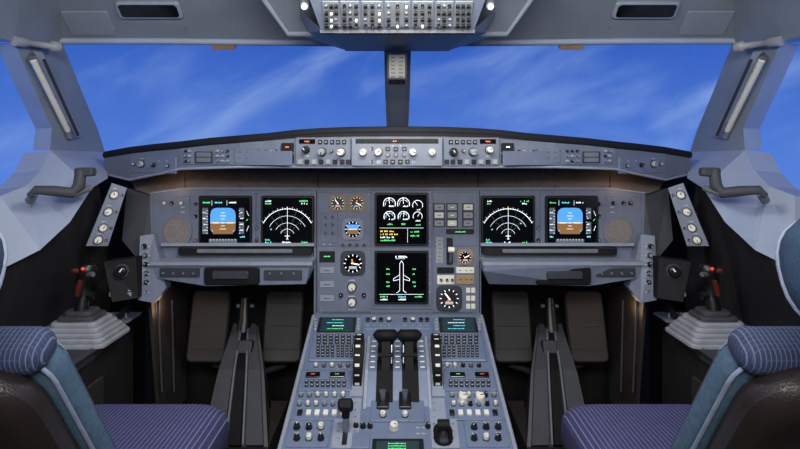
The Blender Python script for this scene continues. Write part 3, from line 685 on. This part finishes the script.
b.prism([pdm(-.124,1.66,.004),pdm(-.090,1.66,.004),pdm(-.090,1.46,.004),pdm(-.124,1.46,.004)],-PD.N*.004,'panel_edge')
both(b)
b=B('speedbrake_lever')
M=PD.m(346,432); q=[M@Vector((0,0,0)),M@Vector((0,.008,.04)),M@Vector((0,.012,.07))]
b.tube(q,[.008,.007,.007],'steel',10); M2=Matrix.Translation(q[-1]); b.rbox(M2@Matrix.Rotation(.9,4,'X'),0,0,.036,.026,-.012,.014,'lever_black',.008,.004); b.tube([q[1]+Vector((0,-.004,0)),q[2]],[.009,.012],'lever_black',10)
b.done()
b=B('flap_lever')
M=PD.m(443,436); b.rbox(M,0,0,.045,.065,0,.012,'lever_black',.02,.004); b.rbox(M,0,0,.02,.06,.012,.0125,'panel_dark',.004,.0004)
b.tube([M@Vector((0,-.005,.005)),M@Vector((0,-.005,.035))],[.006,.006],'steel',10); b.cyl(M@Matrix.Translation((0,-.005,.038))@Matrix.Rotation(math.pi/2,4,'Y'),0,0,-.014,.014,.013,None,'lever_black',18)
b.done()

# ---------------- seats ----------------
def seat(cx,sg):
    b=B('pilot_seat'); w=.36
    T=Matrix.Translation
    b.rbox(T((cx,1.12,0)),0,0,.30,.34,0,.03,'grey_plastic',.02,.006)
    b.rbox(T((cx,1.12,.03)),0,0,.20,.24,0,.30,'dark_wall',.03,.004)
    b.rbox(T((cx,1.14,.33)),0,0,w,.46,0,.09,'black_plastic',.03,.01)
    b.pillow(T((cx+.012,1.15,.41)),0,0,.385,.49,0,.128,'pinstripe','pinstripe',.05,.05)
    b.rbox(T((cx+.11,1.10,.536)),0,0,.05,.035,0,.012,'black_plastic',.006,.003)
    b.tube([Vector((cx+.19,.98,.50)),Vector((cx+.15,1.04,.543)),Vector((cx+.11,1.09,.545))],.007,'black_plastic',8)
    b.tube([Vector((cx-.15,1.0,.53)),Vector((cx-.02,1.12,.544)),Vector((cx+.08,1.10,.545))],.006,'black_plastic',8)
    L=Vector((0,-.146,.222)).normalized(); N=-Vector((1,0,0)).cross(L)
    o=R(cx,.80,-.43)
    M=Matrix(((1,L.x,N.x,o.x),(0,L.y,N.y,o.y),(0,L.z,N.z,o.z),(0,0,0,1)))
    b.pillow(M,0,-.03,w+.01,.52,-.006,.042,'teal_cloth','pinstripe_back',.06,.018)
    b.pillow(M@Matrix.Rotation(math.pi,4,'Y'),0,-.03,w-.002,.505,.0,.06,'leather_brown','leather_brown',.065,.028)
    ol=[M@Vector(p) for p in b.outline(0,-.03,w+.006,.516,.06,-.004,6)]; b.tube(ol+[ol[0]],.003,'piping',8)
    ol=[M@Vector(p) for p in b.outline(0,-.03,w-.014,.496,.05,.040,6)]; b.tube(ol+[ol[0]],.0022,'piping',8)
    b.pillow(M,0,.212,w+.006,.045,-.018,.040,'pinstripe_back','pinstripe_back',.021,.020)
    Mh=Matrix.Translation(R(cx,.578,-.125))@Matrix.Rotation(math.radians(68),4,'X')
    b.pillow(Mh,0,0,.385,.13,-.045,.045,'headrest_cloth','headrest_cloth',.055,.04)
    ol=[Mh@Vector(p) for p in b.outline(0,0,.377,.122,.052,-.022,6)]; b.tube(ol+[ol[0]],.003,'piping',8)
    for x in (-.07,.07): b.tube([M@Vector((x,.20,.01)),R(cx+x,.58,-.15)],.006,'steel',8)
    b.rbox(M@Matrix.Translation((0,-.13,-.05))@Matrix.Rotation(math.pi,4,'Y'),0,0,w-.03,.24,0,.06,'rubber',.03,.01)
    b.rbox(M@Matrix.Translation((0,-.13,-.105))@Matrix.Rotation(math.pi,4,'Y'),0,0,w-.07,.20,0,.012,'black_plastic',.02,.004)
    b.rbox(T((cx,.93,.38)),0,0,w-.02,.10,0,.14,'black_plastic',.02,.01)
    b.done(sg<0)
seat(-.61,1); seat(-.597,-1)

# ---------------- camera, world, lights ----------------
cam=bpy.data.cameras.new('camera'); co=bpy.data.objects.new('camera',cam); bpy.context.collection.objects.link(co)
co.location=(0,0,H); co.rotation_euler=(math.pi/2,0,0); cam.sensor_width=36; cam.lens=36*F/800; cam.clip_start=.02
cam.shift_x=(400-CX)/800; cam.shift_y=-(224.5-CY)/800
bpy.context.scene.camera=co
w=bpy.data.worlds.new('sky'); bpy.context.scene.world=w; w.use_nodes=True; nt=w.node_tree; bg=nt.nodes['Background']
tc=nt.nodes.new('ShaderNodeTexCoord'); sp=nt.nodes.new('ShaderNodeSeparateXYZ'); nt.links.new(tc.outputs['Generated'],sp.inputs[0])
mr=nt.nodes.new('ShaderNodeMapRange'); mr.inputs['From Min'].default_value=-.05; mr.inputs['From Max'].default_value=.22; nt.links.new(sp.outputs['Z'],mr.inputs['Value'])
cr=nt.nodes.new('ShaderNodeValToRGB'); e=cr.color_ramp.elements
e[0].color=(s2l(86),s2l(130),s2l(220),1); e[1].color=(s2l(42),s2l(88),s2l(188),1); nt.links.new(mr.outputs[0],cr.inputs[0])
def cloud(rot,sc,seed,lo,hi,amt):
    m0=nt.nodes.new('ShaderNodeMapping'); m0.inputs['Rotation'].default_value=(0,math.radians(rot),0); nt.links.new(tc.outputs['Generated'],m0.inputs[0])
    mp=nt.nodes.new('ShaderNodeMapping'); mp.inputs['Location'].default_value=(seed,0,0); mp.inputs['Scale'].default_value=sc; nt.links.new(m0.outputs[0],mp.inputs[0])
    n=nt.nodes.new('ShaderNodeTexNoise'); n.inputs['Scale'].default_value=1.9; n.inputs['Detail'].default_value=6; n.inputs['Roughness'].default_value=.5; n.inputs['Distortion'].default_value=.4; nt.links.new(mp.outputs[0],n.inputs['Vector'])
    c2=nt.nodes.new('ShaderNodeMapRange'); c2.interpolation_type='SMOOTHSTEP'; c2.inputs['From Min'].default_value=lo; c2.inputs['From Max'].default_value=hi; c2.inputs['To Max'].default_value=amt; nt.links.new(n.outputs['Fac'],c2.inputs['Value']); return c2.outputs[0]
c1=cloud(30,(1.5,1.2,4.6),0.3,.46,.80,.60); c2=cloud(-14,(1.2,1.2,3.2),4.2,.50,.85,.40)
mxx=nt.nodes.new('ShaderNodeMath'); mxx.operation='MAXIMUM'; nt.links.new(c1,mxx.inputs[0]); nt.links.new(c2,mxx.inputs[1])
mx=nt.nodes.new('ShaderNodeMix'); mx.data_type='RGBA'; nt.links.new(mxx.outputs[0],mx.inputs['Factor']); nt.links.new(cr.outputs[0],mx.inputs['A']); mx.inputs['B'].default_value=(s2l(160),s2l(190),s2l(242),1)
nt.links.new(mx.outputs['Result'],bg.inputs['Color']); bg.inputs['Strength'].default_value=1.0
def area(name,loc,target,sx,sy,e,col=(1,1,1)):
    l=bpy.data.lights.new(name,'AREA'); l.shape='RECTANGLE'; l.size=sx; l.size_y=sy; l.energy=e; l.color=col
    o=bpy.data.objects.new(name,l); bpy.context.collection.objects.link(o); o.location=loc
    o.rotation_euler=(Vector(target)-Vector(loc)).to_track_quat('-Z','Y').to_euler()
def point(name,loc,e,col,r=.03):
    l=bpy.data.lights.new(name,'POINT'); l.energy=e; l.color=col; l.shadow_soft_size=r
    o=bpy.data.objects.new(name,l); bpy.context.collection.objects.link(o); o.location=loc
area('added_ceiling_fill',R(0,-.1,.42),R(0,1.8,-.25),.8,.3,23,(1,.97,.93))  # added fill below the ceiling to brighten the panels, no real fixture
area('added_rear_softbox',R(0,-.7,.3),R(0,1.8,.1),1.0,.4,6,(1,.98,.95))  # added softbox behind the camera, evens out header and footwells
area('added_pedestal_fill',R(0,1.0,.43),R(0,1.55,-.6),.4,.12,8,(1,.97,.93))  # added fill aimed down at the pedestal, not a cockpit lamp
for s in (-1,1):
    area('added_side_fill',R(s*.6,.5,.43),R(s*1.0,1.6,-.1),.3,.3,4,(.97,.98,1))  # added fill on each side, brightens the side walls and sills
    p=W(172,186,1.78); point('glareshield_lamp',(s*abs(p.x),1.74,p.z),.10,(1,.62,.36),.02)
    p=W(178,300,1.95); point('footwell_lamp',(s*abs(p.x),1.85,p.z),.2,(1,.66,.42),.03)
vs=bpy.context.scene.view_settings; vs.view_transform='Standard'; vs.look='None'
